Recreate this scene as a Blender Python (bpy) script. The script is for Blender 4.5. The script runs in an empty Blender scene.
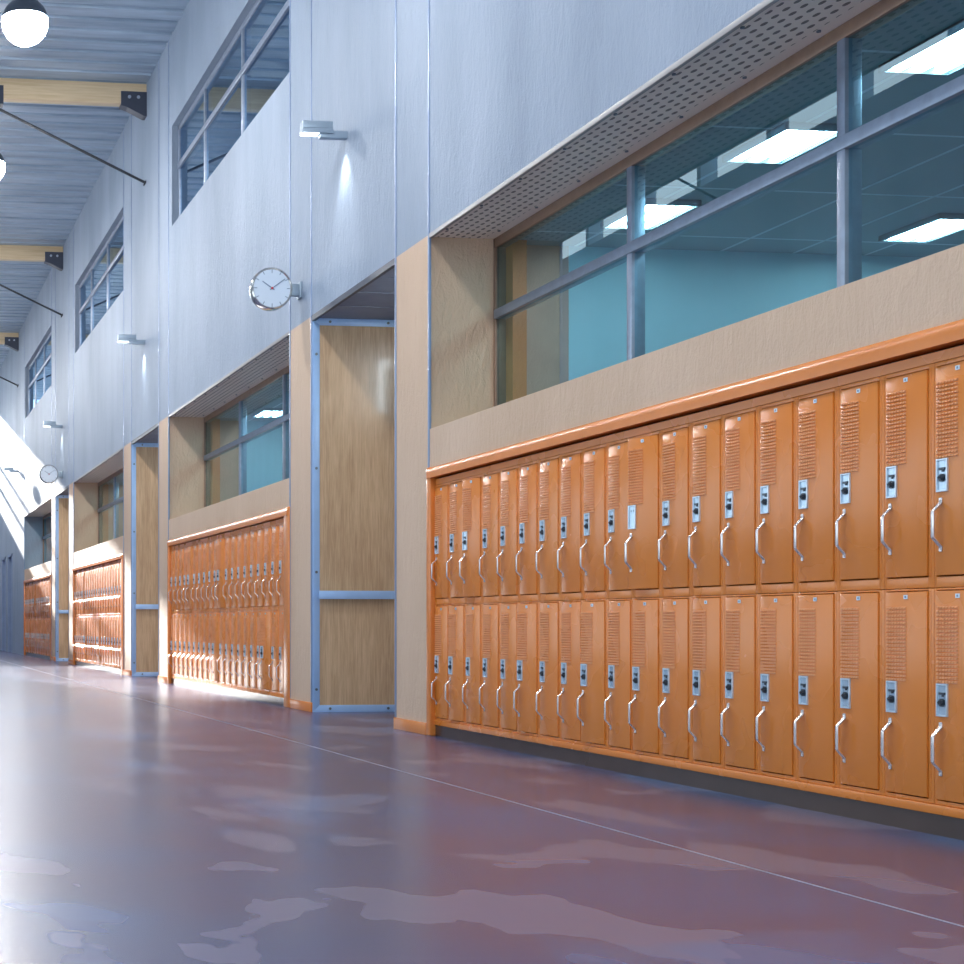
import bpy, bmesh, math, random
from mathutils import Vector, Matrix
random.seed(7)
S = bpy.context.scene
COL = S.collection
PI = math.pi

# ------------------------------------------------------------------ materials
def new_mat(name):
    m = bpy.data.materials.new(name); m.use_nodes = True
    nt = m.node_tree
    return m, nt, nt.nodes['Principled BSDF']

def N(nt, kind, **kw):
    n = nt.nodes.new(kind)
    for k, v in kw.items():
        if k in n.inputs: n.inputs[k].default_value = v
        else: setattr(n, k, v)
    return n

def coords(nt, scale=(1, 1, 1), obj=True):
    t = N(nt, 'ShaderNodeTexCoord'); mp = N(nt, 'ShaderNodeMapping')
    mp.inputs['Scale'].default_value = scale
    if obj: nt.links.new(t.outputs['Object'], mp.inputs['Vector'])
    else:
        g = N(nt, 'ShaderNodeNewGeometry')
        nt.links.new(g.outputs['Position'], mp.inputs['Vector'])
    return mp

def ramp(nt, fac, stops):
    r = N(nt, 'ShaderNodeValToRGB'); e = r.color_ramp.elements
    while len(e) < len(stops): e.new(0.5)
    for el, (p, c) in zip(e, stops):
        el.position = p; el.color = (c[0], c[1], c[2], 1)
    nt.links.new(fac, r.inputs['Fac'])
    return r.outputs['Color']

def noise(nt, mp, scale, detail=4, rough=.55, dist=0):
    n = N(nt, 'ShaderNodeTexNoise')
    n.inputs['Scale'].default_value = scale; n.inputs['Detail'].default_value = detail
    n.inputs['Roughness'].default_value = rough; n.inputs['Distortion'].default_value = dist
    nt.links.new(mp.outputs[0], n.inputs['Vector'])
    return n.outputs['Fac']

def bump(nt, b, h, strength, dist):
    n = N(nt, 'ShaderNodeBump'); n.inputs['Strength'].default_value = strength
    n.inputs['Distance'].default_value = dist
    nt.links.new(h, n.inputs['Height']); nt.links.new(n.outputs[0], b.inputs['Normal'])

def mathn(nt, op, a, b=None):
    n = N(nt, 'ShaderNodeMath', operation=op)
    for i, v in enumerate((a, b)):
        if v is None: continue
        if isinstance(v, (int, float)): n.inputs[i].default_value = v
        else: nt.links.new(v, n.inputs[i])
    return n.outputs[0]

def mix(nt, fac, a, b):
    n = N(nt, 'ShaderNodeMix', data_type='RGBA')
    if isinstance(fac, (int, float)): n.inputs[0].default_value = fac
    else: nt.links.new(fac, n.inputs[0])
    for i, v in ((6, a), (7, b)):
        if isinstance(v, tuple): n.inputs[i].default_value = (v[0], v[1], v[2], 1)
        else: nt.links.new(v, n.inputs[i])
    return n.outputs[2]

def plain(name, col, rough=.5, metal=0, spec=.5, var=.06, scale=6, coat=0):
    m, nt, b = new_mat(name)
    mp = coords(nt)
    lo = tuple(c * (1 - var) for c in col); hi = tuple(min(1, c * (1 + var)) for c in col)
    nt.links.new(ramp(nt, noise(nt, mp, scale), [(.3, lo), (.7, hi)]), b.inputs['Base Color'])
    b.inputs['Roughness'].default_value = rough; b.inputs['Metallic'].default_value = metal
    b.inputs['Specular IOR Level'].default_value = spec
    b.inputs['Coat Weight'].default_value = coat
    return m

def emit(name, col, s):
    m, nt, b = new_mat(name)
    b.inputs['Base Color'].default_value = (.8, .8, .8, 1)
    b.inputs['Emission Color'].default_value = (*col, 1)
    b.inputs['Emission Strength'].default_value = s
    return m

M = {}
def m_orange(name, base, rough, chips=.14, bs=.03):
    m, nt, b = new_mat(name)
    mp = coords(nt, obj=False)
    oi = N(nt, 'ShaderNodeObjectInfo')
    n1 = noise(nt, mp, 3, 5)
    dk = tuple(c * .94 for c in base)
    c = ramp(nt, n1, [(.3, dk), (.7, base)])
    c2 = mix(nt, mathn(nt, 'MULTIPLY', oi.outputs['Random'], .25), c, (base[0] * .9, base[1] * 1.12, base[2] * 1.3))
    # chipped, scuffed specks of the paint
    sp = noise(nt, mp, 45, 3, .6)
    fac = ramp(nt, sp, [(.73, (0, 0, 0)), (.76, (1, 1, 1))])
    f2 = mathn(nt, 'MULTIPLY', fac, chips)
    nt.links.new(mix(nt, f2, c2, (.72, .5, .36)), b.inputs['Base Color'])
    r = ramp(nt, noise(nt, mp, 3, 2), [(.3, (rough * .92,) * 3), (.7, (rough * 1.1,) * 3)])
    nt.links.new(r, b.inputs['Roughness'])
    b.inputs['Specular IOR Level'].default_value = .6
    if bs: bump(nt, b, noise(nt, mp, 5, 2), bs, .02)
    return m
M['orange'] = m_orange('orange_enamel', (.80, .24, .032), .27)
M['orange_pale'] = m_orange('paler_orange_enamel', (.82, .33, .115), .36, 0, 0)  # slightly paler orange for the vent louvres
M['rail'] = m_orange('orange_rail_enamel', (.78, .24, .045), .24, 0, 0)

def m_stucco(name, lo, hi, vert=True, bs=.55, sc=1.0):
    m, nt, b = new_mat(name)
    mp = coords(nt, (1, 1, .35), obj=False)
    mp2 = coords(nt, (1, 1, 1), obj=False)
    big = noise(nt, mp, .9, 5, .6)
    nt.links.new(ramp(nt, big, [(.3, lo), (.7, hi)]), b.inputs['Base Color'])
    b.inputs['Roughness'].default_value = .62
    b.inputs['Specular IOR Level'].default_value = .35
    a1 = noise(nt, mp, 16 * sc, 5, .62, .8); a2 = noise(nt, mp2, 70 * sc, 3, .6)
    h = mathn(nt, 'ADD', mathn(nt, 'MULTIPLY', a1, 1.0), mathn(nt, 'MULTIPLY', a2, .22))
    bump(nt, b, h, bs, .02)
    return m
M['concrete'] = m_stucco('pale_blue_concrete', (.245, .31, .405), (.35, .42, .525), bs=.7)
M['stucco'] = m_stucco('tan_stucco', (.60, .42, .285), (.69, .50, .36), bs=.75)
M['smooth_tan'] = m_stucco('tan_reveal', (.52, .375, .25), (.57, .42, .29), bs=.25)

def m_floor():
    m, nt, b = new_mat('polished_floor')
    mp = coords(nt, (1, 1, 1), obj=False)
    mp2 = coords(nt, (1.0, .62, 1), obj=False)
    big = noise(nt, mp, .5, 3, .5, .3)
    base = ramp(nt, big, [(.32, (.042, .076, .190)), (.5, (.088, .068, .145)), (.68, (.042, .092, .235))])
    n2 = noise(nt, mp2, 1.7, 3.5, .45, .3)
    p1 = ramp(nt, n2, [(.565, (0, 0, 0)), (.575, (1, 1, 1))])
    c = mix(nt, mathn(nt, 'MULTIPLY', p1, .65), base, (.20, .18, .27))
    mp3 = coords(nt, (1.0, .55, 1), obj=False); mp3.inputs['Location'].default_value = (17, 5, 0)
    n3 = noise(nt, mp3, 1.1, 3, .5, .4)
    p2 = ramp(nt, n3, [(.58, (0, 0, 0)), (.66, (1, 1, 1))])
    c = mix(nt, mathn(nt, 'MULTIPLY', p2, .65), c, (.09, .16, .33))
    nt.links.new(c, b.inputs['Base Color'])
    b.inputs['Roughness'].default_value = .27
    b.inputs['Specular IOR Level'].default_value = .85
    return m
M['floor'] = m_floor()
M['joint'] = plain('pale_joint_filler', (.45, .42, .48), .4)

def m_perf():
    m, nt, b = new_mat('perforated_soffit')
    g = N(nt, 'ShaderNodeNewGeometry'); sx = N(nt, 'ShaderNodeSeparateXYZ')
    nt.links.new(g.outputs['Position'], sx.inputs[0])
    p = .062
    v = mathn(nt, 'DIVIDE', sx.outputs[0], p)
    row = mathn(nt, 'FLOOR', v)
    off = mathn(nt, 'MULTIPLY', mathn(nt, 'MODULO', row, 2), .5)
    u = mathn(nt, 'ADD', mathn(nt, 'DIVIDE', sx.outputs[1], .092), off)
    du = mathn(nt, 'SUBTRACT', mathn(nt, 'FRACT', u), .5)
    dv = mathn(nt, 'SUBTRACT', mathn(nt, 'FRACT', v), .5)
    d = mathn(nt, 'ADD', mathn(nt, 'POWER', mathn(nt, 'DIVIDE', du, .30), 2), mathn(nt, 'POWER', mathn(nt, 'DIVIDE', dv, .20), 2))
    # solid margins along both edges
    x = sx.outputs[0]
    inside = mathn(nt, 'MULTIPLY', mathn(nt, 'GREATER_THAN', x, 4.302), mathn(nt, 'LESS_THAN', x, 4.675))
    hole = mathn(nt, 'MULTIPLY', mathn(nt, 'LESS_THAN', d, 1), inside)
    nt.links.new(mix(nt, hole, (.90, .82, .76), (.20, .17, .16)), b.inputs['Base Color'])
    b.inputs['Roughness'].default_value = .5
    return m
M['perf'] = m_perf()

def m_wood(name, lo, hi, axis, rough=.3, sc=1.0, coat=.3):
    m, nt, b = new_mat(name)
    s = [22 * sc] * 3; s[axis] = 1.1 * sc
    mp = coords(nt, tuple(s), obj=False)
    s2 = [5 * sc] * 3; s2[axis] = .5 * sc
    mp2 = coords(nt, tuple(s2), obj=False)
    f = mathn(nt, 'ADD', mathn(nt, 'MULTIPLY', noise(nt, mp, 2.2, 6, .65), .6), mathn(nt, 'MULTIPLY', noise(nt, mp2, 1.6, 4), .4))
    nt.links.new(ramp(nt, f, [(.36, lo), (.62, hi)]), b.inputs['Base Color'])
    b.inputs['Roughness'].default_value = rough
    b.inputs['Coat Weight'].default_value = coat; b.inputs['Coat Roughness'].default_value = .09
    bump(nt, b, f, .08, .004)
    return m
M['ply'] = m_wood('varnished_plywood', (.47, .31, .185), (.69, .495, .31), 2, .24, 1.6)
M['beam'] = m_wood('glulam_timber', (.62, .46, .27), (.80, .63, .41), 0, .4, .6, .1)

def m_deck():
    m, nt, b = new_mat('steel_deck')
    mp = coords(nt, (.35, 3.2, 1), obj=False)
    f = noise(nt, mp, 1.3, 6, .65)
    nt.links.new(ramp(nt, f, [(.3, (.20, .275, .37)), (.7, (.43, .535, .66))]), b.inputs['Base Color'])
    b.inputs['Roughness'].default_value = .38; b.inputs['Metallic'].default_value = .2
    return m
M['deck'] = m_deck()

def m_glass(name, tint, refl_ior, rcol=(.82, .96, 1.0)):
    m, nt, b = new_mat(name)
    nt.nodes.remove(b)
    out = nt.nodes['Material Output']
    tr = N(nt, 'ShaderNodeBsdfTransparent'); tr.inputs[0].default_value = (*tint, 1)
    gl = N(nt, 'ShaderNodeBsdfGlossy'); gl.inputs['Roughness'].default_value = .0
    gl.inputs['Color'].default_value = (*rcol, 1)
    lw = N(nt, 'ShaderNodeLayerWeight'); lw.inputs['Blend'].default_value = .5
    fres = mathn(nt, 'ADD', refl_ior, mathn(nt, 'MULTIPLY', mathn(nt, 'POWER', lw.outputs['Facing'], 5), 1 - refl_ior))
    mx = N(nt, 'ShaderNodeMixShader')
    nt.links.new(fres, mx.inputs[0]); nt.links.new(tr.outputs[0], mx.inputs[1]); nt.links.new(gl.outputs[0], mx.inputs[2])
    nt.links.new(mx.outputs[0], out.inputs[0])
    return m
M['glass'] = m_glass('teal_glass', (.42, .80, .90), .16)
M['glass_up'] = m_glass('blue_glass', (.30, .52, .80), .28, (.62, .82, 1.0))

M['alu'] = plain('blue_grey_aluminium', (.30, .36, .46), .38, .55, .5, .10, 14)
M['alu_brown'] = plain('bronze_aluminium', (.27, .17, .12), .4, .3, .5, .12, 10)
M['strip'] = plain('pale_blue_metal_strip', (.25, .33, .50), .35, .25)
M['blue'] = plain('pale_blue_enamel', (.36, .56, .88), .35, .1, .5, .05)
M['kick'] = plain('steel_kick_plate', (.060, .036, .028), .25, 0, .5, .10, 3)
M['silver'] = plain('silver_lock_plate', (.66, .77, .86), .28, .4, .5, .08, 40)
M['silver_in'] = plain('brushed_lock_recess', (.50, .63, .74), .22, .6, .5, .08, 40)
M['steel'] = plain('satin_steel_handle', (.80, .76, .74), .25, .7, .6, .05, 30)
M['dark'] = plain('black_iron', (.035, .04, .05), .4, .3)
M['dark2'] = plain('dark_dial', (.05, .06, .075), .25, .4)
M['bracket'] = plain('dark_steel_bracket', (.055, .065, .095), .45, .3)
M['bolt'] = plain('bolt_steel', (.55, .6, .68), .3, .8)
M['boltd'] = plain('dull_bolt', (.16, .19, .24), .4, .7)
M['grey'] = plain('grey_ceiling_board', (.25, .30, .39), .6, 0, .3)
M['lampgrey'] = plain('grey_lamp_housing', (.34, .42, .50), .35, .4)
M['chrome'] = plain('brushed_chrome', (.68, .66, .62), .12, .9, .5, .03)
M['face'] = plain('white_clock_face', (.74, .84, .95), .12, 0, .6, .02)
M['tick'] = plain('grey_tick', (.16, .24, .36), .5)
M['red'] = plain('red_pin', (.75, .05, .06), .4)
M['roomwall'] = plain('pale_teal_room_wall', (.66, .86, .92), .6, 0, .4, .05, 1.2)
M['ochre'] = plain('ochre_reveal', (.95, .18, .02), .5)
M['lip'] = plain('beige_grey_lip', (.36, .34, .34), .45, .2)
M['salmon'] = plain('salmon_wall', (.80, .40, .30), .6)
M['globe'] = emit('lit_opal_globe', (1.0, .98, .95), 175)
M['cap'] = plain('dark_globe_cap', (.10, .12, .15), .3, .5)
M['tube'] = emit('lit_tube', (.9, .97, 1.0), 27)
M['lens'] = emit('lit_lamp_lens', (.9, .97, 1.0), 7)
M['glint_glow'] = emit('glint_pane_glow', (.75, .92, 1.0), 24)  # glowing pane added out of view to raise a glint on the plywood
M['white'] = plain('grey_enamel', (.30, .34, .38), .4)
M['grill'] = plain('grey_door', (.12, .15, .18), .35, .2)

def m_tile():
    m, nt, b = new_mat('ceiling_tiles')
    g = N(nt, 'ShaderNodeNewGeometry'); sx = N(nt, 'ShaderNodeSeparateXYZ')
    nt.links.new(g.outputs['Position'], sx.inputs[0])
    e = None
    for i, p in ((0, .6), (1, 1.2)):
        f = mathn(nt, 'ABSOLUTE', mathn(nt, 'SUBTRACT', mathn(nt, 'FRACT', mathn(nt, 'DIVIDE', sx.outputs[i], p)), .5))
        l = mathn(nt, 'GREATER_THAN', f, .5 - .014 / p)
        e = l if e is None else mathn(nt, 'MAXIMUM', e, l)
    nt.links.new(mix(nt, e, (.42, .50, .54), (.84, .92, .95)), b.inputs['Base Color'])
    b.inputs['Roughness'].default_value = .7
    return m
M['tile'] = m_tile()

# ------------------------------------------------------------------ mesh helpers
class MB:
    def __init__(s): s.v = []; s.f = []; s.mi = []
    def add(s, vs, fs, mi=0):
        o = len(s.v); s.v += [tuple(v) for v in vs]; s.f += [tuple(i + o for i in f) for f in fs]; s.mi += [mi] * len(fs)
    def box(s, x0, x1, y0, y1, z0, z1, mi=0):
        s.add([(x0, y0, z0), (x1, y0, z0), (x1, y1, z0), (x0, y1, z0), (x0, y0, z1), (x1, y0, z1), (x1, y1, z1), (x0, y1, z1)],
              [(0, 3, 2, 1), (4, 5, 6, 7), (0, 1, 5, 4), (1, 2, 6, 5), (2, 3, 7, 6), (3, 0, 4, 7)], mi)
        return s
    def prism(s, poly, axis, a0, a1, mi=0):
        # poly: 2-D points in the remaining two axes (in x,y,z order)
        def P(p, a):
            l = list(p); l.insert(axis, a); return tuple(l)
        n = len(poly)
        s.add([P(p, a0) for p in poly] + [P(p, a1) for p in poly],
              [tuple(range(n))[::-1], tuple(range(n, 2 * n))] + [(i, (i + 1) % n, n + (i + 1) % n, n + i) for i in range(n)], mi)
        return s
    def cyl(s, p0, p1, r, n=16, r1=None, mi=0):
        p0 = Vector(p0); p1 = Vector(p1); d = (p1 - p0).normalized()
        a = d.orthogonal().normalized(); b = d.cross(a); r1 = r if r1 is None else r1
        ring = lambda p, rr: [p + (a * math.cos(2 * PI * i / n) + b * math.sin(2 * PI * i / n)) * rr for i in range(n)]
        s.add(ring(p0, r) + ring(p1, r1), [tuple(range(n))[::-1], tuple(range(n, 2 * n))] + [(i, (i + 1) % n, n + (i + 1) % n, n + i) for i in range(n)], mi)
        return s
    def lathe(s, prof, o=(0, 0, 0), axis=2, n=32, mi=0):
        # prof: (r, h) pairs about an axis
        vs = []
        for r, h in prof:
            for i in range(n):
                a = 2 * PI * i / n; c, d = r * math.cos(a), r * math.sin(a)
                p = {2: (c, d, h), 1: (c, h, d), 0: (h, c, d)}[axis]
                vs.append((p[0] + o[0], p[1] + o[1], p[2] + o[2]))
        fs = []
        for k in range(len(prof) - 1):
            for i in range(n):
                j = (i + 1) % n
                fs.append((k * n + i, k * n + j, (k + 1) * n + j, (k + 1) * n + i))
        s.add(vs, fs, mi); return s
    def sweep(s, path, w, t, mi=0):
        # flat bar: path of (x,z) points, width w in y, thickness t
        n = len(path); rings = []
        for i in range(n):
            a = Vector(path[max(i - 1, 0)]); b = Vector(path[min(i + 1, n - 1)])
            d = (b - a).normalized(); nrm = Vector((-d.y, d.x)); p = Vector(path[i])
            q0 = p + nrm * t / 2; q1 = p - nrm * t / 2
            rings.append([(q0.x, -w / 2, q0.y), (q0.x, w / 2, q0.y), (q1.x, w / 2, q1.y), (q1.x, -w / 2, q1.y)])
        vs = sum(rings, []); fs = [(0, 1, 2, 3), tuple(4 * (n - 1) + i for i in (3, 2, 1, 0))]
        for k in range(n - 1):
            for i in range(4):
                j = (i + 1) % 4
                fs.append((4 * k + i, 4 * k + 4 + i, 4 * k + 4 + j, 4 * k + j))
        s.add(vs, fs, mi); return s
    def mesh(s, name, mats, bevel=0, seg=2, smooth=False):
        me = bpy.data.meshes.new(name); me.from_pydata(s.v, [], s.f)
        mats = mats if isinstance(mats, (list, tuple)) else [mats]
        for m in mats: me.materials.append(m)
        me.polygons.foreach_set('material_index', s.mi)
        bm = bmesh.new(); bm.from_mesh(me)
        bmesh.ops.recalc_face_normals(bm, faces=bm.faces)
        if bevel:
            es = [e for e in bm.edges if len(e.link_faces) == 2 and e.calc_face_angle(0) > .5]
            bmesh.ops.bevel(bm, geom=es, offset=bevel, segments=seg, profile=.5, affect='EDGES', clamp_overlap=True)
        if smooth or bevel:
            for f in bm.faces: f.smooth = True
            for e in bm.edges:
                if len(e.link_faces) == 2 and e.calc_face_angle(0) > (.6 if not bevel else .7): e.smooth = False
        bm.to_mesh(me); bm.free()
        return me
    def build(s, name, mats, parent=None, loc=None, bevel=0, seg=2, smooth=False):
        o = bpy.data.objects.new(name, s.mesh(name, mats, bevel, seg, smooth))
        COL.objects.link(o)
        if parent: o.parent = parent
        if loc: o.location = loc
        return o

def tag(o, label=None, cat=None, group=None, kind=None):
    if label: o['label'] = label
    if cat: o['category'] = cat
    if group: o['group'] = group
    if kind: o['kind'] = kind
    return o
def thing(name, label, cat, loc=(0, 0, 0), group=None):
    o = bpy.data.objects.new(name, None); COL.objects.link(o); o.location = loc; o.empty_display_size = .1
    return tag(o, label, cat, group)
def struct(o, label=None, cat=None):
    return tag(o, label, cat, None, 'structure')

ORD = 'first second third fourth fifth sixth seventh eighth ninth tenth eleventh twelfth thirteenth fourteenth fifteenth sixteenth seventeenth eighteenth nineteenth twentieth'.split()

# ------------------------------------------------------------------ layout (metres)
W = 4.24            # corridor wall plane
XG = 4.75           # classroom window plane
XR = 5.70           # back of the door recesses
ZS = 3.82           # soffit height
SILL = 2.335
ZC = 9.16           # roof deck
PER = 10.2
Y0 = 11.22          # far end of the nearest locker bay
NB = 4
def bay(k):         # near and far end of bay k, then pillar / recess / pillar beyond it
    f = Y0 + PER * k
    return f - 6.33, f
YN, YF = -4.0, 56.0

# ------------------------------------------------------------------ floor
fl = MB().box(-W - .3, 13.5, YN, YF, -.2, 0).build('floor', M['floor']); struct(fl, 'polished purple grey corridor floor with pale cloudy patches', 'floor')
jt = MB().box(3.046, 3.055, YN, YF, .0002, .0012).build('trim_1', M['joint']); struct(jt, 'thin pale joint line running along the floor', 'floor joint')

# ------------------------------------------------------------------ right wall, upper concrete
UW = [(bay(k)[0] + .03, bay(k)[1] - .24) for k in range(NB)]       # clerestory openings
ZW0, ZW1 = 6.46, 7.87
mb = MB()
mb.box(W, 5.3, YN, YF, ZS, ZW0); mb.box(W, 5.3, YN, YF, ZW1, ZC + .25)
y = YN
for a, b in UW:
    mb.box(W, 5.3, y, a, ZW0, ZW1); y = b
mb.box(W, 5.3, y, YF, ZW0, ZW1)
# plain lower concrete beyond the last bay, with two door openings
ye = bay(3)[1]
D = [(45.35, 46.65), (47.55, 48.75)]
y = ye
for a, b in D:
    mb.box(W, 5.3, y, a, 0, ZS); mb.box(W, 5.3, a, b, 2.95, ZS); y = b
mb.box(W, 5.3, y, YF, 0, ZS)
struct(mb.build('wall_right_upper', M['concrete']), 'pale blue concrete upper wall of the corridor', 'wall')
for i, (a, b) in enumerate(D):
    d = struct(MB().box(4.50, 4.56, a, b, 0, 2.95).build('door_%d' % (i + 1), M['grill'], bevel=.004),
               ['tall dark door set in the far wall, the nearer of two', 'tall dark door set in the far wall, the farther of two'][i], 'door')
    f = MB(); f.box(W - .02, 4.52, a, a + .07, 0, 2.95).box(W - .02, 4.52, b - .07, b, 0, 2.95).box(W - .02, 4.52, a, b, 2.88, 2.95)
    f.build('door_frame', M['strip'], d)

# ------------------------------------------------------------------ right wall, lower tan part
mb = MB()
for k in range(-1, NB):
    a, b = bay(k)
    if k >= 0:
        mb.box(W, XG + .2, a, b, 2.0, SILL)                  # strip over the lockers
        mb.box(XG, XG + .2, a, b, 0, 2.0)                    # behind the lockers
    if k == 3: break
    if k >= 0:
        mb.box(W, XR + .1, b, b + .74, 0, ZS)
    mb.box(W, XR + .1, b + 3.12, b + 3.87, 0, ZS)
    if k >= 0: mb.box(XR, XR + .1, b + .74, b + 3.12, 0, ZS)
struct(mb.build('wall_right_lower', M['stucco']), 'tan stucco lower wall with pillars and window sills', 'wall')

tn = [2]
def trim(mbx, mat, label, cat, bevel=0):
    o = struct(mbx.build('trim_%d' % tn[0], mat, bevel=bevel), label, cat); tn[0] += 1; return o
which = ['nearest', 'second', 'third', 'fourth']
strips = []
for k in range(NB):
    a, b = bay(k)
    ys = [(b, 'near'), (b + .74, 'far')] + ([(b + 3.12, 'near'), (b + 3.87, 'far')] if k < 3 else [])
    for j, (yy, w) in enumerate(ys):
        if k == 3 and j > 0: continue
        strips.append(yy)
for i, yy in enumerate(strips):
    trim(MB().box(W - .007, W + .012, yy - .014, yy + .014, .095 if i < 12 else 0, ZC), M['strip'],
         'thin pale blue metal strip up the wall, %s along from the nearest' % ORD[i], 'metal strip', .003)
# pillar baseboards
bn = 0
bl = ['right', 'right_recess', 'right_second', 'right_third', 'right_fourth', 'right_far']
for k in range(3):
    b = bay(k)[1]
    for j, (y0, y1) in enumerate(((b + .04, b + .755), (b + 3.105, b + 3.84))):
        m_ = MB().box(W - .016, W + .01, y0, y1, 0, .092)
        m_.box(W, 4.5, y1 - .014, y1, 0, .092) if j == 0 else None
        o = m_.build('baseboard_' + bl[bn], M['rail'], bevel=.004)
        struct(o, 'orange baseboard at the foot of the %s tan pillar' % ORD[bn], 'baseboard'); bn += 1

# reveals: smooth tan side walls of the window bays (thin skim on the pillar side)
# soffits over the windows and ceilings over the recesses
for k in range(NB):
    a, b = bay(k)
    o = struct(MB().box(W + .004, XG + .05, a, b, ZS - .018, ZS).build('ceiling_soffit' + ('' if k == 0 else '_' + which[k]), M['perf']),
               'perforated soffit panel above the %s classroom window' % which[k], 'soffit')
    e = MB().box(W - .006, W + .022, a, b, ZS - .03, ZS + .004).build('edge_angle', M['lip'], o, bevel=.003)
    n = 10
    for j in range(n):
        yy = b - .25 - (b - a - .5) * j / (n - 1)
        for xx in (W + .045, XG - .06):
            MB().cyl((xx, yy, ZS - .018), (xx, yy, ZS - .026), .011, 10).build('bolt', M['boltd'], o)
    if k < 3:
        m_ = MB().box(W + .004, XR, b + .74, b + 3.12, ZS - .02, ZS)
        for j in range(1, 4):
            yy = b + .74 + 2.38 * j / 4
            m_.box(W + .03, XR, yy - .006, yy + .006, ZS - .026, ZS - .019)
        c = struct(m_.build('ceiling_recess' + ('' if k == 0 else '_' + which[k]), M['grey']), 'grey board ceiling of the %s door recess' % which[k], 'recess ceiling')
        MB().box(W - .004, W + .03, b + .74, b + 3.12, ZS - .05, ZS + .003).build('edge_angle', M['bracket'], c)

# ------------------------------------------------------------------ classroom windows
def fancy_window(k, idx):
    a, b = bay(k)
    z0, z1 = SILL - .02, ZS - .018
    t = thing('window_%d' % idx, 'teal classroom window of two rows of panes above the %s locker bank' % which[k], 'window', (XG, (a + b) / 2, z0)); t['kind'] = 'structure'
    hy = (b - a) / 2; H = z1 - z0; zt = 3.215 - z0
    fr = MB()
    fr.box(0, .09, -hy, hy, H - .075, H); fr.box(0, .09, -hy, hy, 0, .05)
    fr.box(0, .09, hy - .035, hy, 0, H); fr.box(0, .09, -hy, -hy + .035, 0, H)
    fr.build('window_frame', M['alu_brown'], t, bevel=.006)
    MB().box(-.012, .09, -hy + .035, hy - .035, zt - .035, zt + .035).build('transom_bar', M['alu'], t, bevel=.006)
    cuts = [hy - .02, hy - 2.115, -hy + 2.105, -hy + .02]
    for c in cuts[1:3]:
        MB().box(-.004, .09, c - .032, c + .032, .05, H - .075).build('mullion', M['alu'], t, bevel=.006)
    for i in range(3):
        for (q0, q1) in ((.05, zt - .035), (zt + .035, H - .075)):
            y0_, y1_ = cuts[i + 1] + .03, cuts[i] - .012
            g = MB(); g.add([(.018, y0_, q0), (.018, y1_, q0), (.018, y1_, q1), (.018, y0_, q1)], [(0, 1, 2, 3)])
            g.build('pane', M['glass'], t)
    return t
for k in range(NB): fancy_window(k, k + 1)

# classrooms behind
XB = 12.5; ZCR = 3.76
for k in range(NB):
    a, b = bay(k)
    ya, yb = a - .45, b + .50
    sfx = '' if k == 0 else '_' + which[k]
    m_ = MB()
    m_.box(XG + .2, XB, yb, yb + .15, 0, ZCR)             # far partition
    m_.box(XB, XB + .15, ya, yb + .15, 0, ZCR)            # back wall
    m_.box(XG + .2, XB, ya - .15, ya, 0, ZCR)
    m_.box(XG + .60, XB, b - .02, b + .1, 0, ZCR)
    struct(m_.build('wall_classroom' + sfx, M['roomwall']), 'pale teal walls of the %s classroom behind the glass' % which[k], 'wall')
    struct(MB().box(XG + .1, XB, ya, yb, ZCR, ZCR + .1).build('ceiling_classroom' + sfx, M['tile']), 'tiled ceiling of the %s classroom behind the glass' % which[k], 'ceiling')
    trim(MB().box(XG + .2, XG + .62, b - .016, b - .003, SILL - .2, ZCR), M['salmon'], 'salmon painted wall end behind the glass of the %s classroom' % which[k], 'painted wall')
    oc = MB().box(XG + .09, XG + .2, b - .155, b - .03, SILL, ZCR)
    trim(oc, M['ochre'], 'ochre reveal at the far side of the %s classroom window' % which[k], 'window reveal')
    q = 0
    for (px, py) in ((5.47, b - 1.02), (5.47, b - 2.62), (5.42, b - 4.17), (7.72, b - .92), (7.72, b - 2.62), (7.72, b - 4.17)):
        t = thing('ceiling_light', 'glowing fluorescent ceiling panel in the %s classroom, %s of its %s row' % (which[k], ORD[q % 3], 'front' if q < 3 else 'back'),
                  'ceiling light', (px, py, ZCR), 'fluorescent panels on the classroom ceilings'); q += 1
        f = MB(); f.box(-.20, .20, -.33, -.31, -.04, 0).box(-.20, .20, .31, .33, -.04, 0).box(-.20, -.18, -.33, .33, -.04, 0).box(.18, .20, -.33, .33, -.04, 0).box(-.20, .20, -.33, .33, -.012, 0)
        f.build('housing', M['white'], t)
        for sx_ in (-.12, 0, .12):
            MB().box(sx_ - .024, sx_ + .024, -.30, .30, -.036, -.02).build('tube', M['tube'], t)

# ------------------------------------------------------------------ clerestory windows
for k in range(NB):
    a, b = UW[k]
    hy = (b - a) / 2; H = ZW1 - ZW0
    t = thing('window_%d' % (NB + 1 + k), 'blue clerestory window high in the wall above the %s bay' % which[k], 'window', (W + .09, (a + b) / 2, ZW0)); t['kind'] = 'structure'
    fr = MB()
    for (y0_, y1_, z0_, z1_) in ((-hy, hy, 0, .06), (-hy, hy, H - .07, H), (-hy, -hy + .06, 0, H), (hy - .06, hy, 0, H)):
        fr.box(0, .1, y0_, y1_, z0_, z1_)
    fr.build('window_frame', M['alu'], t, bevel=.006)
    zt = .84
    MB().box(-.014, .1, -hy, hy, zt - .04, zt + .04).build('transom_bar', M['alu'], t, bevel=.008)
    cs = [-hy + .03, hy - 3.72, hy - 1.70, hy - .03]
    for c in cs[1:3]: MB().box(-.006, .1, c - .03, c + .03, .06, H - .07).build('mullion', M['alu'], t, bevel=.006)
    for i in range(3):
        for (q0, q1) in ((.06, zt - .04), (zt + .04, H - .07)):
            g = MB(); g.add([(.02, cs[i] + .01, q0), (.02, cs[i + 1] - .01, q0), (.02, cs[i + 1] - .01, q1), (.02, cs[i] + .01, q1)], [(0, 1, 2, 3)])
            g.build('pane', M['glass_up'], t)
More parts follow.
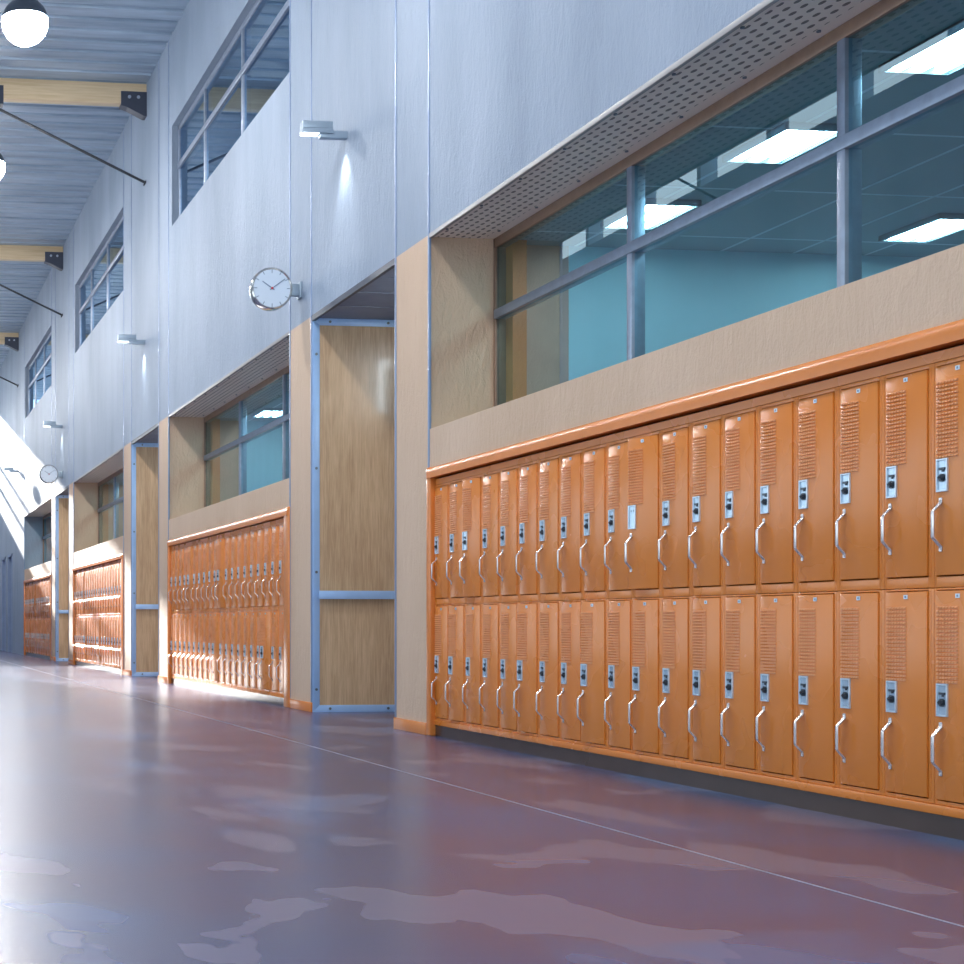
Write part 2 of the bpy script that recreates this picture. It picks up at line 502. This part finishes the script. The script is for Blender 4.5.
mb = MB(); mb.box(9, 9.2, YN, YF, 5.5, ZC + .3); mb.box(5.3, 9, YN, YF, 5.3, 5.5)
struct(mb.build('wall_gallery', M['concrete']), 'dim gallery walls behind the clerestory windows', 'wall')

# ------------------------------------------------------------------ plywood recess panels
for k in range(3):
    b = bay(k)[1]; yf = b + 3.12
    t = thing('plywood_panel', 'varnished plywood panel in a pale blue metal frame lining the %s door recess' % which[k], 'wall panel', (W + .004, yf - .001, 0), 'plywood panels in the door recesses')
    Lx = XR - W - .02; top = ZS - .021
    MB().box(.02, Lx, -.02, 0, .02, top).build('board', M['ply'], t)
    fw = .068
    fr = MB()
    fr.prism([(0, 0), (fw, fw), (fw, top - fw), (0, top)], 1, -.032, 0)
    fr.prism([(0, 0), (Lx, 0), (Lx, fw), (fw, fw)], 1, -.032, 0)
    fr.prism([(0, top), (fw, top - fw), (Lx, top - fw), (Lx, top)], 1, -.032, 0)
    f = fr.build('metal_frame', M['blue'], t, bevel=.003)
    pts = [(fw / 2, z) for z in (.22, 1.35, 2.35, 3.45)] + [(x, fw / 2) for x in (.17, .75, 1.2)] + [(x, top - fw / 2) for x in (.17, .75, 1.2)]
    for (x, z) in pts: MB().cyl((x, -.032, z), (x, -.040, z), .013, 10).build('bolt', M['boltd'], f)
    h = thing('handrail', 'pale blue flat handrail on the plywood of the %s door recess' % which[k], 'handrail', (W + .05, yf - .021, 1.13), 'handrails in the door recesses')
    MB().box(.0, Lx - .1, -.075, -.05, -.04, .04).build('rail', M['blue'], h, bevel=.006)
    for x in (.12, .95): MB().box(x - .03, x + .03, -.05, 0, -.02, .02).build('standoff', M['bracket'], h)
    # door at the back of the recess, with an added glowing pane that glints on the plywood
    d = struct(MB().box(XR - .05, XR - .002, b + 1.25, b + 2.65, 0, 2.75).build('door_%d' % (3 + k), M['ply'], bevel=.005), 'plywood door at the back of the %s recess' % which[k], 'door')
    MB().box(XR - .07, XR - .003, b + 1.18, b + 1.25, 0, 3.66).box(XR - .07, XR - .003, b + 2.65, b + 2.72, 0, 3.66).box(XR - .07, XR - .003, b + 1.18, b + 2.72, 2.75, 2.83).build('door_frame', M['blue'], d)
    MB().box(XR - .04, XR - .003, b + .86, b + 1.17, 3.22, 3.77).build('glint_pane', M['glint_glow'], d)

# ------------------------------------------------------------------ lockers
PW = .3042
XF = 4.262           # face-frame plane
ZB = (.124, .9957)   # base of lower, upper row
LHS = (.8705, .907)
def locker_meshes():
    out = {}
    h = PW / 2
    yl, yr = .139, -.117            # door opening (left / right as seen)
    e = .0008
    for row, d0 in ((0, .017), (1, .044)):
        LH = LHS[row]; d1 = d0 + .845
        f = MB()
        f.box(0, .02, yl, h - e, e, LH - e); f.box(0, .02, -h + e, yr, e, LH - e)
        f.box(0, .02, yr, yl, e, d0); f.box(0, .02, yr, yl, d1, LH - e)
        f.cyl((.0015, yr - .013, d0), (.0015, yr - .013, d1), .005, 8)        # rolled hinge bead
        out['face_frame', row] = f.mesh('face_frame', M['orange'], .006, 3)
        c = MB()                       # compartment behind
        c.box(.02, .42, h - .006, h - .001, 0, LH); c.box(.02, .42, -h + .001, -h + .006, 0, LH)
        c.box(.02, .42, -h, h, 0, .006); c.box(.02, .42, -h, h, LH - .006, LH); c.box(.42, .425, -h, h, 0, LH)
        out['compartment', row] = c.mesh('compartment', M['orange'])
        out['door_loc', row] = (0, yr + .0025, d0 + .005)
    d0, d1 = 0, .845
    dw = yl - yr - .005; dh = .837
    d = MB().box(-.006, .012, 0, dw, 0, dh)
    out['door'] = d.mesh('door', M['orange'], .0035, 2)
    v = MB()
    cols, rows = 7, 20
    vw, vh = .122, .312
    vx0, vz0 = dw - .006 - vw, .468
    for i in range(cols):
        for j in range(rows):
            y0, z0 = vx0 + vw * i / cols, vz0 + vh * j / rows
            bw, bh = vw / cols * .88, vh / rows * .66
            # little louvre: proud at the lower edge, sloping back at the top
            v.add([(-.0055, y0, z0), (-.0055, y0 + bw, z0), (-.0055, y0 + bw, z0 + bh), (-.0055, y0, z0 + bh),
                   (-.0135, y0 + bw * .18, z0 + bh * .15), (-.0135, y0 + bw * .82, z0 + bh * .15), (-.0122, y0 + bw * .82, z0 + bh * .82), (-.0122, y0 + bw * .18, z0 + bh * .82)],
                  [(4, 5, 6, 7), (0, 1, 5, 4), (1, 2, 6, 5), (2, 3, 7, 6), (3, 0, 4, 7)])
    out['vent'] = v.mesh('vent', M['orange_pale'])
    # lock plate
    pw, ph = .064, .132
    py, pz = dw - .009 - pw, .334
    l = MB()
    r = .007
    l.box(-.013, -.005, py, py + r, pz, pz + ph).box(-.013, -.005, py + pw - r, py + pw, pz, pz + ph)
    l.box(-.013, -.005, py + r, py + pw - r, pz, pz + r).box(-.013, -.005, py + r, py + pw - r, pz + ph - r, pz + ph)
    l.box(-.0070, -.0055, py + r, py + pw - r, pz + r, pz + ph - r, 1)
    out['lock_plate'] = l.mesh('lock_plate', [M['silver'], M['silver_in']], .0015, 1)
    k = MB()
    cy, cz = py + pw * .52, pz + ph * .42
    k.cyl((-.007, cy, cz), (-.013, cy, cz), .0165, 20); k.cyl((-.013, cy, cz), (-.021, cy, cz), .011, 16, .009)
    k.cyl((-.021, cy, cz), (-.023, cy, cz + .004), .006, 10)
    out['lock_dial'] = k.mesh('lock_dial', M['dark2'], 0, 2, True)
    q = MB().box(-.013, -.007, cy - .019, cy + .015, pz + ph * .66, pz + ph * .73).box(-.012, -.007, cy - .010, cy - .001, pz + ph * .60, pz + ph * .68)
    out['latch'] = q.mesh('latch', M['dark2'])
    q = MB().box(-.0085, -.0068, cy - .014, cy - .008, pz + ph * .72, pz + ph * .80).box(-.0085, -.0068, cy + .006, cy + .012, pz + ph * .72, pz + ph * .80)
    out['slot'] = q.mesh('slot', M['dark2'])
    # handle
    hy, hz = py + pw * .66, .203
    path = [(-.008, .108), (-.008, .088), (-.040, .055), (-.043, .050), (-.043, -.050), (-.040, -.055), (-.008, -.088), (-.008, -.108)]
    s = MB().sweep([(x, z + hz) for x, z in path], .018, .0055)
    s.v = [(x, y + hy, z) for x, y, z in s.v]
    s.cyl((-.009, hy, hz + .098), (-.0135, hy, hz + .098), .0045, 8); s.cyl((-.009, hy, hz - .098), (-.0135, hy, hz - .098), .0045, 8)
    out['handle'] = s.mesh('handle', M['steel'], .0014, 1)
    p = MB().box(-.0085, -.0055, dw * .5 - .012, dw * .5 + .011, dh - .030, dh - .013)
    p.box(-.0092, -.0085, dw * .5 - .005, dw * .5 + .004, dh - .026, dh - .017, 1)
    out['number_plate'] = p.mesh('number_plate', [M['silver'], M['tick']])
    return out
LM = locker_meshes()
banks = ['nearest', 'second', 'third', 'farthest']
AJAR = {(0, 1, 3): 6.5, (0, 1, 11): 10, (0, 0, 2): 3, (0, 0, 6): 4.5, (0, 0, 9): 5.5, (0, 0, 11): 3,
        (1, 1, 11): 8, (1, 1, 5): 4, (1, 0, 18): 11, (1, 0, 10): 6, (2, 1, 5): 5, (2, 0, 12): 6, (2, 0, 6): 5, (3, 1, 9): 9, (3, 0, 5): 7}
def link(name, me, parent, loc=None):
    o = bpy.data.objects.new(name, me); COL.objects.link(o); o.parent = parent
    if loc: o.location = loc
    return o
def make_locker(k, row, i, open_deg):
    a, b = bay(k)
    yc = b - .063 - PW * (i - .5)
    st = 'its door ajar' if open_deg else 'closed'
    t = thing('locker', 'orange %s-row locker, %s from the far left end of the %s bank, %s' % ('upper' if row else 'lower', ORD[i - 1], banks[k], st),
              'locker', (XF, yc, ZB[row]), 'lockers in the %s bank' % banks[k])
    link('face_frame', LM['face_frame', row], t); link('compartment', LM['compartment', row], t)
    d = link('door', LM['door'], t, LM['door_loc', row])
    d.rotation_euler.z = math.radians(open_deg)
    names = ['vent', 'lock_plate', 'handle', 'number_plate', 'lock_dial', 'latch']
    if (k, row, i) == (0, 1, 11): names = ['vent', 'lock_plate', 'handle', 'number_plate', 'slot']
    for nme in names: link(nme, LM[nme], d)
    return t
for k in range(NB):
    for row in (1, 0):
        for i in range(1, 21):
            make_locker(k, row, i, AJAR.get((k, row, i), 0))

# orange surround and kick plate of every bank
for k in range(NB):
    a, b = bay(k)
    t = thing('locker_surround', 'orange painted surround framing the %s bank of lockers' % banks[k], 'locker surround', (W, (a + b) / 2, 0), 'surrounds of the locker banks')
    hy = (b - a) / 2
    # rounded top rail (profile in x,z)
    prof = []
    for j in range(11):
        an = PI / 2 + PI / 2 * j / 10
        prof.append((.022 + .050 * math.cos(an), 1.992 + .055 * math.sin(an)))
    prof += [(-.028, 1.957), (.06, 1.957), (.06, 2.047)]
    r = MB(); r.prism(prof, 1, -hy + .03, hy - .015)
    r.build('top_rail', M['rail'], t, smooth=True)
    MB().box(.022, .06, -hy + .08, hy - .08, 1.9035, 1.945).build('filler_strip', M['orange'], t)
    y1 = b - .063 - (a + b) / 2; y0 = y1 - 20 * PW
    for (p0, p1) in ((y1 + .0005, hy + .013), (-hy - .013, y0 - .0005)):
        MB().box(-.020, .06, p0, p1, 0, 2.042).build('side_post', M['rail'], t, bevel=.010, seg=3)
    MB().box(.016, .06, y0, y1, .085, ZB[0] - .0005).build('base_strip', M['orange'], t, bevel=.003)
    MB().box(.026, .5, y0, y1, 0, .086).build('kick_plate', M['kick'], t)

# ------------------------------------------------------------------ clocks
def clock(y, x, z, r, label):
    t = thing('wall_clock', label, 'clock', (W, y, z), 'double sided clocks on the wall')
    cx = x - W
    c = MB(); th = .05
    c.lathe([(r * .90, -th), (r * .95, -th - .014), (r * 1.0, -th - .006), (r * 1.02, -th + .01), (r * 1.02, th - .01), (r * 1.0, th + .006), (r * .95, th + .014), (r * .90, th)], (cx, 0, 0), 1, 56)
    c.build('rim', M['chrome'], t, smooth=True)
    for s, nm in ((-1, 'dial_face'), (1, 'dial_face')):
        f = MB(); f.cyl((cx, s * (th - .004), 0), (cx, s * (th + .001), 0), r * .925, 56)
        d = f.build(nm, M['face'], t)
        yy = s * (th + .002)
        for i in range(12):
            a = 2 * PI * i / 12; L = .17 if i % 3 == 0 else .15
            q = MB(); p0 = (cx + math.sin(a) * r * .90, yy, math.cos(a) * r * .90); p1 = (cx + math.sin(a) * r * (.90 - L), yy, math.cos(a) * r * (.90 - L))
            dx, dz = math.cos(a) * r * .016, -math.sin(a) * r * .016
            q.add([(p0[0] - dx, yy, p0[2] - dz), (p0[0] + dx, yy, p0[2] + dz), (p1[0] + dx, yy, p1[2] + dz), (p1[0] - dx, yy, p1[2] - dz),
                   (p0[0] - dx, yy + .001 * s, p0[2] - dz), (p0[0] + dx, yy + .001 * s, p0[2] + dz), (p1[0] + dx, yy + .001 * s, p1[2] + dz), (p1[0] - dx, yy + .001 * s, p1[2] - dz)],
                  [(0, 1, 2, 3), (4, 5, 6, 7), (0, 1, 5, 4), (1, 2, 6, 5), (2, 3, 7, 6), (3, 0, 4, 7)])
            q.build('hour_mark', M['tick'], d)
        for deg, L, w, nm2 in ((304 if s < 0 else 56, .58, .026, 'hour_hand'), (54 if s < 0 else 306, .78, .020, 'minute_hand')):
            a = math.radians(deg); yy2 = s * (th + .008)
            dx, dz = math.sin(a), math.cos(a); nx, nz = dz * r * w, -dx * r * w
            p0 = (cx - dx * r * .13, -dz * r * .13); p1 = (cx + dx * r * L, dz * r * L)
            q = MB()
            q.add([(p0[0] - nx, yy2, p0[1] - nz), (p0[0] + nx, yy2, p0[1] + nz), (p1[0] + nx * .7, yy2, p1[1] + nz * .7), (p1[0] - nx * .7, yy2, p1[1] - nz * .7),
                   (p0[0] - nx, yy2 + .002, p0[1] - nz), (p0[0] + nx, yy2 + .002, p0[1] + nz), (p1[0] + nx * .7, yy2 + .002, p1[1] + nz * .7), (p1[0] - nx * .7, yy2 + .002, p1[1] - nz * .7)],
                  [(0, 1, 2, 3), (4, 5, 6, 7), (0, 1, 5, 4), (1, 2, 6, 5), (2, 3, 7, 6), (3, 0, 4, 7)])
            q.build(nm2, M['tick'], d)
        MB().cyl((cx, s * th, 0), (cx, s * (th + .014), 0), r * .05, 14).build('centre_pin', M['red'], d)
    MB().box(cx + r * .98, -.022, -.04, .04, -.062, .055).build('arm', M['lampgrey'], t, bevel=.004)
    MB().box(-.024, -.0005, -.065, .065, -.085, .075).build('wall_plate', M['lampgrey'], t, bevel=.006)
clock(14.72, 3.938, 4.155, .205, 'round white clock with chrome rim beside the nearest door recess')
clock(33.5, 3.938, 4.155, .205, 'small distant round clock, the farther of two, high on the far wall')

# ------------------------------------------------------------------ wall lamps
for i, (y, lab) in enumerate(((13.25, 'grey box wall lamp above the nearest door recess'), (23.35, 'grey box wall lamp, second along the upper wall'),
                              (33.55, 'grey box wall lamp, third along the upper wall, above the far clock'), (43.5, 'grey box wall lamp, farthest along the upper wall'))):
    t = thing('wall_lamp', lab, 'wall lamp', (W, y, 5.25), 'box lamps along the upper wall')
    MB().box(-.415, -.14, -.05, .05, .012, .075).box(-.42, -.135, -.055, .055, -.032, .010).build('lamp_housing', M['lampgrey'], t, bevel=.003)
    MB().box(-.25, 0, -.035, .035, -.065, .0).build('arm', M['lampgrey'], t, bevel=.003)
    MB().box(-.41, -.265, -.048, .048, -.036, -.0325).build('lens', M['lens'], t)
    L = bpy.data.lights.new('lamp_beam', 'SPOT'); L.energy = 34; L.spot_size = math.radians(72); L.spot_blend = .9; L.shadow_soft_size = .02; L.color = (.95, .98, 1)
    lo = bpy.data.objects.new('lamp_beam', L); COL.objects.link(lo); lo.parent = t; lo.location = (-.12, .03, -.075)
    lo.rotation_euler = (0, math.radians(-8), 0)

# ------------------------------------------------------------------ roof
mb = MB(); prof = []
y = YN; p = .40
while y < YF:
    prof += [(y, ZC), (y + p * .72, ZC), (y + p * .77, ZC + .06), (y + p * .95, ZC + .06)]
    y += p
prof.append((YF, ZC))
n = len(prof)
vs = [(-W - .3, a, b) for a, b in prof] + [(W + .0, a, b) for a, b in prof]
mb.add(vs, [(i, i + 1, n + i + 1, n + i) for i in range(n - 1)])
struct(mb.build('ceiling', M['deck']), 'ribbed blue grey steel deck roof', 'ceiling')
struct(MB().box(-W - .3, 9.2, YN, YF, ZC + .07, ZC + .3).build('ceiling_slab', M['grey']), 'roof build-up above the steel deck', 'ceiling')

bnames = ['nearest', 'second', 'third']
for i, y in enumerate((13.05, 23.25, 33.45, 43.5)):
    nm = ('timber roof beam over the nearest door recess', 'timber roof beam, nearest in view, bolted in a dark bracket', 'timber roof beam, second in view from the top', 'timber roof beam, farthest and smallest in view')[i]
    t = thing('roof_beam', nm, 'beam', (W, y, ZC), 'timber beams under the roof')
    bw = .085; bh = .315
    MB().box(-2 * W, 0, -bw, bw, -bh, -.001).build('beam', M['beam'], t, bevel=.006)
    for s, xw in ((-1, -2 * W), (1, 0)):
        e = MB(); d = -s
        poly = [(xw, -.13), (xw + d * .40, -.13), (xw + d * .40, -.345), (xw + d * .30, -.375), (xw + d * .04, -.50), (xw, -.50)]
        e.prism(poly, 1, -bw - .014, bw + .014)
        br = e.build('bracket', M['bracket'], t)
        for q in (.13, .27): MB().cyl((xw + d * q, -bw - .014, -.215), (xw + d * q, -bw - .026, -.215), .026, 12).build('bolt', M['bolt'], br)
    for s in (-1, 1):
        xs = -W + s * 1.89
        MB().box(xs - .20, xs + .14, -bw - .014, bw + .014, -.40, -.12).build('splice_plate', M['bracket'], t)
        rr = thing('tie_rod', 'black steel tie rod running from the wall up to the %s' % nm.split(',')[0] + (' on the right' if s > 0 else ' on the left'), 'tie rod', (W if s > 0 else -W, y, 7.66), 'tie rods under the roof beams')
        rr['label'] = 'thin black tie rod %s %s' % ('slanting from wall to' if s > 0 else 'on the left under', ('roof beam above the first recess', 'nearest roof beam in view', 'second roof beam in view', 'farthest roof beam in view')[i])
        MB().cyl((0, 0, 0), (-s * 2.42, 0, ZC - .385 - 7.66), .021, 10).build('rod', M['dark'], rr)
        MB().cyl((0, 0, -.005), (-s * .02, 0, .006), .05, 12).build('end_washer', M['dark'], rr)

# ------------------------------------------------------------------ pendants
for i in range(10):
    y = 16.0 + 5.1 * (i - 2)
    nm = 'glowing round globe pendant lamp, %s in the row from the camera' % ORD[i]
    if i == 2: nm = 'large glowing globe pendant lamp with dark cap, nearest in view under the roof'
    if i == 3: nm = 'glowing globe pendant lamp below the nearest roof beam, cut by the picture edge'
    t = thing('pendant_lamp', nm, 'pendant lamp', (1.63, y, 7.185), 'globe pendants along the corridor')
    R = .245
    g = MB(); g.lathe([(R * math.cos(a), R * math.sin(a)) for a in [-PI / 2 + .001 + (PI / 2 + .12) * j / 12 for j in range(13)]], (0, 0, 0), 2, 32)
    g.build('globe', M['globe'], t, smooth=True)
    c = MB(); c.lathe([(R * 1.01 * math.cos(a), R * 1.01 * math.sin(a)) for a in [.12 + (PI / 2 - .121) * j / 10 for j in range(11)]], (0, 0, 0), 2, 32)
    c.build('cap', M['cap'], t, smooth=True)
    MB().cyl((0, 0, R), (0, 0, ZC - 7.185), .012, 8).build('stem', M['dark'], t)

# ------------------------------------------------------------------ far and left walls (outside the picture)
mb = MB()
mb.box(-W - .3, W + .0, YF, YF + .2, 0, 6.0)
for z in (6.75, 7.45): mb.box(-W - .3, W, YF, YF + .2, z - .07, z + .07)
struct(mb.build('wall_far', M['concrete']), 'far end wall with a high clerestory', 'wall')
mb = MB()
mb.box(-W - .3, -W, YN, YF, 0, 1.0); mb.box(-W - .3, -W, 24, YF, 1.0, 8.15); mb.box(-W - .3, -W, YN, 24, 4.2, 8.15)
for j in range(18): mb.box(-W - .3, -W, YN + 2 * j, YN + 2 * j + .12, 8.15, ZC)
mb.box(-W - .3, -W, 31.5, YF, 8.15, ZC)
for j in range(7): mb.box(-W - .3, -W, YN + 4 * j, YN + 4 * j + .3, 1.0, 4.2)
struct(mb.build('wall_left', M['concrete']), 'opposite corridor wall with windows', 'wall')

# ------------------------------------------------------------------ light
w = bpy.data.worlds.new('World'); S.world = w; w.use_nodes = True
bg = w.node_tree.nodes['Background']; bg.inputs[0].default_value = (.74, .88, 1.0, 1); bg.inputs[1].default_value = 2.2
sl = bpy.data.lights.new('sun', 'SUN'); sl.energy = 13; sl.angle = math.radians(.8); sl.color = (1, .97, .93)
so = bpy.data.objects.new('sun', sl); COL.objects.link(so)
so.rotation_euler = Vector((.20, -1, -.235)).to_track_quat('-Z', 'Y').to_euler()

# ------------------------------------------------------------------ camera
cd = bpy.data.cameras.new('camera'); cam = bpy.data.objects.new('camera', cd); COL.objects.link(cam)
cam.location = (0, 0, .85); cam.rotation_euler = (PI / 2, 0, math.radians(-7))
F = 1528.0
cd.sensor_width = 36; cd.lens = F / 964 * 36
cd.shift_x = (482 - 56.6) / 964; cd.shift_y = (624 - 482) / 964
cd.clip_end = 300
S.camera = cam
S.view_settings.view_transform = 'Standard'; S.view_settings.look = 'None'
S.view_settings.gamma = 1; S.view_settings.use_curve_mapping = False
S.view_settings.exposure = 0.08

S.cycles.caustics_reflective = False; S.cycles.caustics_refractive = False
S.cycles.sample_clamp_indirect = 4.0
S.cycles.blur_glossy = 1.0
